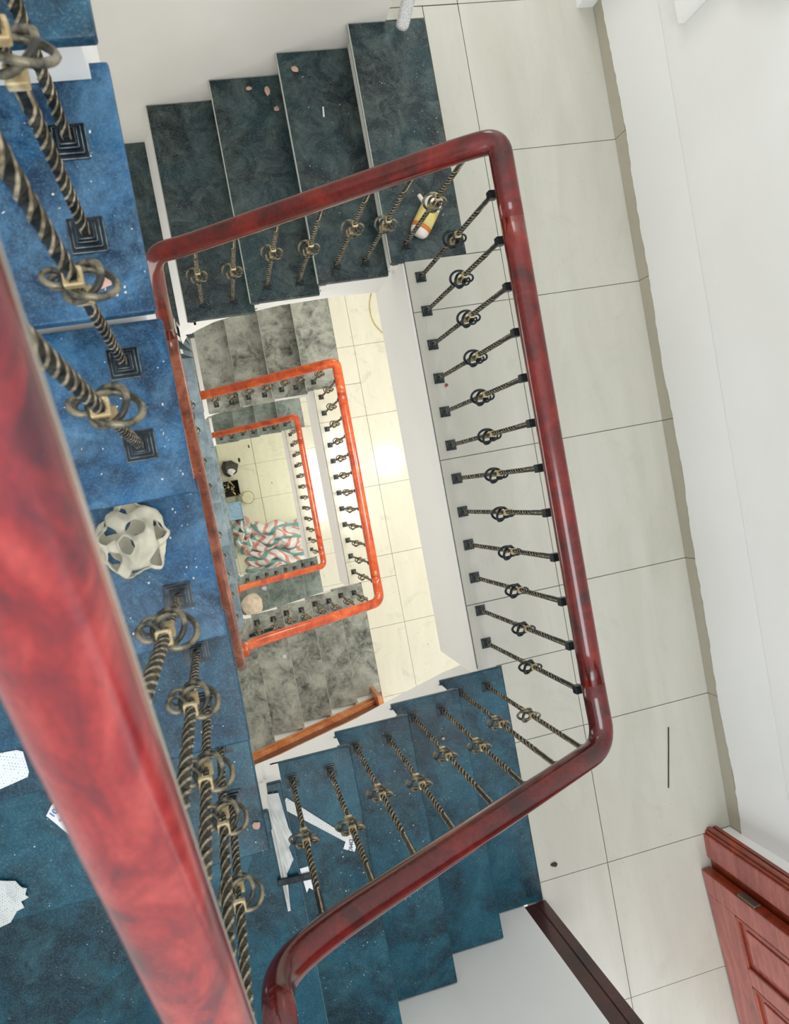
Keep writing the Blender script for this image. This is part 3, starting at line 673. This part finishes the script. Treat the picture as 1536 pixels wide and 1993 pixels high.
sheet('torn_plastic', [(-.968, -.835), (-.925, -.840), (-.915, -.95), (-.905, -.985), (-.925, -1.01), (-.918, -1.05), (-.945, -1.085), (-.955, -1.20), (-.963, -1.20)], .684, 'torn whitish plastic along the step edge left of the long strip', 'plastic', 'plastic', 0.012)
# yellow cord on the second landing
M['cord'] = simple('yellow_cord', (206, 190, 120), 0.6)
cdp = fillet([(.585, 1.60, 0), (.545, 1.50, 0), (.552, 1.36, 0), (.60, 1.28, 0), (.66, 1.22, 0)], .1, 5)
cc = obj('cord', sweep('cord', cdp, circ(.005, 6)), 'cord'); cc.location = (0, 0, -H+.005); tag(cc, 'curled yellowish cord on the second landing tiles', 'cord')
# black cable stub and white cover on the east wall
M['cable'] = newmat('black_cable', srgb(30, 28, 26), 0.5)
wc = obj('cable', sweep('cable', [(WE-.002, 1.40, .80), (WE-.012, 1.38, .83), (WE-.02, 1.33, .86), (WE-.03, 1.30, .93), (WE-.02, 1.24, .99), (WE-.01, 1.22, 1.10)], circ(.005, 6)), 'cable')
tag(wc, 'black cable stub sticking out of the white wall at the top right', 'cable')
wc2 = obj('cable', sweep('cable', [(WE-.002, 1.36, .92), (WE-.02, 1.33, .93), (WE-.03, 1.29, .96), (WE-.02, 1.28, 1.05)], circ(.0035, 6)), 'cable')
tag(wc2, 'thinner black wire crossing the cable stub at the top right', 'cable')
pb = obj('switch_box', boxes('p', [(WE-.03, WE, 1.42, 1.75, .55, 1.0)], .004), 'plaster'); tag(pb, 'flat pale grey cover on the wall at the top right picture edge', 'wall box')
# ------------------------------------------------------------------ ground floor clutter
zg = ZB
m = newmat('striped_cloth', srgb(236, 236, 232), 0.9); M['cloth'] = m; q = N(m)
tc = q.n('ShaderNodeUVMap'); mp = q.n('ShaderNodeMapping'); mp.inputs['Scale'].default_value = (1, 1, 1); q.l(tc.outputs[0], mp.inputs[0])
def bands(axis, freq, lo):
    sx = q.n('ShaderNodeSeparateXYZ'); q.l(mp.outputs[0], sx.inputs[0]); mu = q.n('ShaderNodeMath', operation='MULTIPLY'); q.l(sx.outputs[axis], mu.inputs[0]); mu.inputs[1].default_value = freq
    fr = q.n('ShaderNodeMath', operation='FRACT'); q.l(mu.outputs[0], fr.inputs[0]); gt = q.n('ShaderNodeMath', operation='GREATER_THAN'); q.l(fr.outputs[0], gt.inputs[0]); gt.inputs[1].default_value = lo; return gt.outputs[0]
c1 = q.mix(bands(0, 6.0, .66), srgb(236, 236, 234), srgb(226, 158, 146)); mp2 = None
c2 = q.mix(bands(1, 5.0, .74), c1, srgb(128, 178, 172)); q.color(c2)
def cloth(name, cx, cy, w, d, h, rot, label, seed, z=zg):
    rr = random.Random(seed); nx, ny = 34, 30; V = []; F = []; UV = []
    ph = [rr.uniform(0, 6.28) for _ in range(8)]
    for j in range(ny+1):
        for i in range(nx+1):
            u, v = i/nx, j/ny; x, y = (u-.5)*w, (v-.5)*d
            e = max(0, 1-(2*u-1)**4)*max(0, 1-(2*v-1)**4)
            f = .55+.22*math.sin(7*u+5*v+ph[0])+.16*math.sin(15*v-9*u+ph[1])+.12*math.sin(23*u+11*v+ph[2])+.09*math.sin(31*v+17*u+ph[3])
            x += .03*math.sin(18*v+ph[4]); y += .03*math.sin(15*u+ph[5])
            V.append((x, y, .01+h*e*abs(f))); UV.append((u*w+.07*math.sin(9*v+ph[6]), v*d+.07*math.sin(8*u+ph[7])))
    for j in range(ny):
        for i in range(nx): a = j*(nx+1)+i; F.append((a, a+1, a+nx+2, a+nx+1))
    me = mesh(name, V, F, True); uv = me.uv_layers.new(name='UVMap')
    for lp in me.loops: uv.data[lp.index].uv = UV[lp.vertex_index]
    o = obj(name, me, 'cloth'); o.location = (cx, cy, z); o.rotation_euler = (0, 0, rot); md = o.modifiers.new('s', 'SOLIDIFY'); md.thickness = .012; md.offset = 1
    return tag(o, label, 'cloth', None)
cloth('striped_cloth', -.22, -.62, .92, .48, .34, -.12, 'pink and green striped cloth heap lying flat across the ground floor', 3)
cloth('striped_cloth', -.22, -1.06, 1.20, .46, .40, -.08, 'striped cloth heap nearest the lowest grey steps', 8)
cloth('striped_cloth', -.80, -.50, .26, .56, .34, .06, 'striped cloth heap beside the blue box on the ground floor', 5)
M['lid'] = simple('cream_lid', (214, 210, 176), 0.5); M['lid_rim'] = simple('lid_rim', (150, 146, 112), 0.5)
ld = tag(empty('stool', (-.60, .125, zg)), 'small round cream stool standing on the ground floor tiles', 'stool')
obj('seat', lathe('s', [(.02, .235), (.085, .238), (.10, .232), (.105, .222), (.105, .205), (.09, .2)], 24, 'z'), 'lid', ld)
obj('rim', ringmesh('r', .104, .006, (0, 0, .226), (0, 0, 1), 28), 'lid_rim', ld)
for a in range(4):
    an = a*math.pi/2+.4; obj('leg', sweep('l', [(.055*math.cos(an), .055*math.sin(an), .21), (.095*math.cos(an), .095*math.sin(an), 0)], circ(.011, 6)), 'lid_rim', ld)
bb_ = tag(empty('blue_box', (-.86, -.06, zg)), 'pale blue open box next to the round stool', 'box')
M['blue_plastic'] = simple('pale_blue_plastic', (150, 186, 212), 0.5)
obj('box_wall', boxes('b', [(-.13, .13, -.15, -.14, 0, .22), (-.13, .13, .14, .15, 0, .22), (-.13, -.12, -.14, .14, 0, .22), (.12, .13, -.14, .14, 0, .22)], .003), 'blue_plastic', bb_)
obj('box_bottom', boxes('b', [(-.12, .12, -.14, .14, .0, .01)]), 'blue_plastic', bb_)
obj('box_flap', boxes('b', [(-.12, .12, -.145, .145, .20, .208)], .002), 'blue_plastic', bb_)
cb = tag(empty('crate', (-.84, .32, zg)), 'dark crate holding pale sticks against the ground floor wall side', 'crate')
M['crate'] = simple('dark_crate', (58, 52, 46), 0.7); M['stickwood'] = simple('pale_stick', (222, 210, 160), 0.6)
obj('crate_side', boxes('b', [(-.13, .13, -.13, -.12, 0, .26), (-.13, .13, .12, .13, 0, .26), (-.13, -.12, -.12, .12, 0, .26), (.12, .13, -.12, .12, 0, .26), (-.12, .12, -.12, .12, 0, .01)], .003), 'crate', cb)
rr = random.Random(12)
for i in range(15):
    x, y = rr.uniform(-.09, .09), rr.uniform(-.09, .09); dx, dy = rr.uniform(-.11, .11), rr.uniform(-.10, .12)
    tg_ = obj('pale_stick', sweep('st', [(x, y, .02), (x+dx, y+dy, rr.uniform(.42, .60))], circ(.007, 5)), 'stickwood'); tg_.location = cb.location
    tag(tg_, 'pale thin stick standing in the dark crate on the ground floor', 'stick', 'pale sticks in the dark crate')
bgm = simple('black_bag', (56, 52, 50), 0.45); M['bag'] = bgm
blob('black_bag', .13, (-.80, .66, zg), 'bag', 'crumpled black bag on the ground floor above the dark crate', 'bag', (1, 1.1, .8), .45, 2, 31)
blob('white_rag', .07, (-.79, .60, zg+.17), 'white_chip', 'small white rag lying on the crumpled black bag', 'rag', (1, .8, .5), .5, 2, 32)
for i, (x, y, r_) in enumerate(((-.42, .98, .022), (-.62, .78, .03), (-.15, .30, .012))):
    chip((x, y, zg), 'dark_chip', r_, ('dark elongated scrap on the ground floor tiles near the far grey steps', 'dark twig-like scrap on the ground floor above the black bag', 'tiny dark speck on the ground floor tiles right of the stool')[i], (.6, 1.6, .3), 40+i)
# pale bag on the deep grey steps
M['cream_bag'] = simple('cream_bag', (232, 214, 190), 0.7)
blob('cream_bag', .15, (-.88, -1.16, -2*H+.68), 'cream_bag', 'pale cream bag slumped on the deep grey steps at the corner', 'bag', (.8, 1.0, .7), .3, 2, 50)
blob('white_scrap', .035, (-.70, -1.02, -2*H+.51), 'white_chip', 'small white scrap on the deep grey steps beside the cream bag', 'debris', (1, .8, .3), .4, 1, 51)
bp = obj('black_bar', boxes('b', [(-.09, .09, -.012, .012, 0, .015)], .003), 'iron_dark'); bp.location = (-.86, -.93, -H+.69); bp.rotation_euler = (0, 0, .1)
tag(bp, 'black flat bar on the scuffed grey steps under the second railing', 'bar')
chip((-.72, -1.18, -H+.511), 'white_chip', .02, 'small white flake on the scuffed grey steps', seed=60)
# white flecks
rr = random.Random(77)
for i in range(46):
    fl_lv = rr.choice(((-1.0, -1.5, -1.6, -.85, .0), (0, 0, 0, 0, 1)))
spots = []
for k, y in enumerate(EY[:5]):
    for _ in range(16): spots.append((rr.uniform(-1.5 if k < 2 else -1.15, -.965), rr.uniform(y+.02, EY[k+1]-.02), 1.19+.17*k+.0005))
for _ in range(30): spots.append((rr.uniform(-.66, -.45), rr.uniform(-1.6, -.85), .3405)); 
for _ in range(24): spots.append((rr.uniform(-.90, -.69), rr.uniform(-1.6, -.85), .5105))
for _ in range(14): spots.append((rr.uniform(-.36, -.12), rr.uniform(.95, 1.75), -.1695))
for _ in range(14): spots.append((rr.uniform(-.08, .19), rr.uniform(1.0, 1.75), .0015))
V = []; F = []
for x, y, z in spots:
    a = rr.uniform(0, 3); s1 = rr.uniform(.0008, .0024); s2 = rr.uniform(.0008, .0020); b = len(V)
    for sx_, sy_ in ((-1, -1), (1, -1), (1, 1), (-1, 1)):
        V.append((x+sx_*s1*math.cos(a)-sy_*s2*math.sin(a), y+sx_*s1*math.sin(a)+sy_*s2*math.cos(a), z))
    V.append((x, y, z+.0016)); F += [(b, b+1, b+4), (b+1, b+2, b+4), (b+2, b+3, b+4), (b+3, b, b+4), (b+3, b+2, b+1, b)]
fk = obj('plaster_flecks', mesh('flecks', V, F), 'white_chip', None, 'stuff'); tag(fk, 'scattered white plaster flecks on the dark granite steps', 'debris')
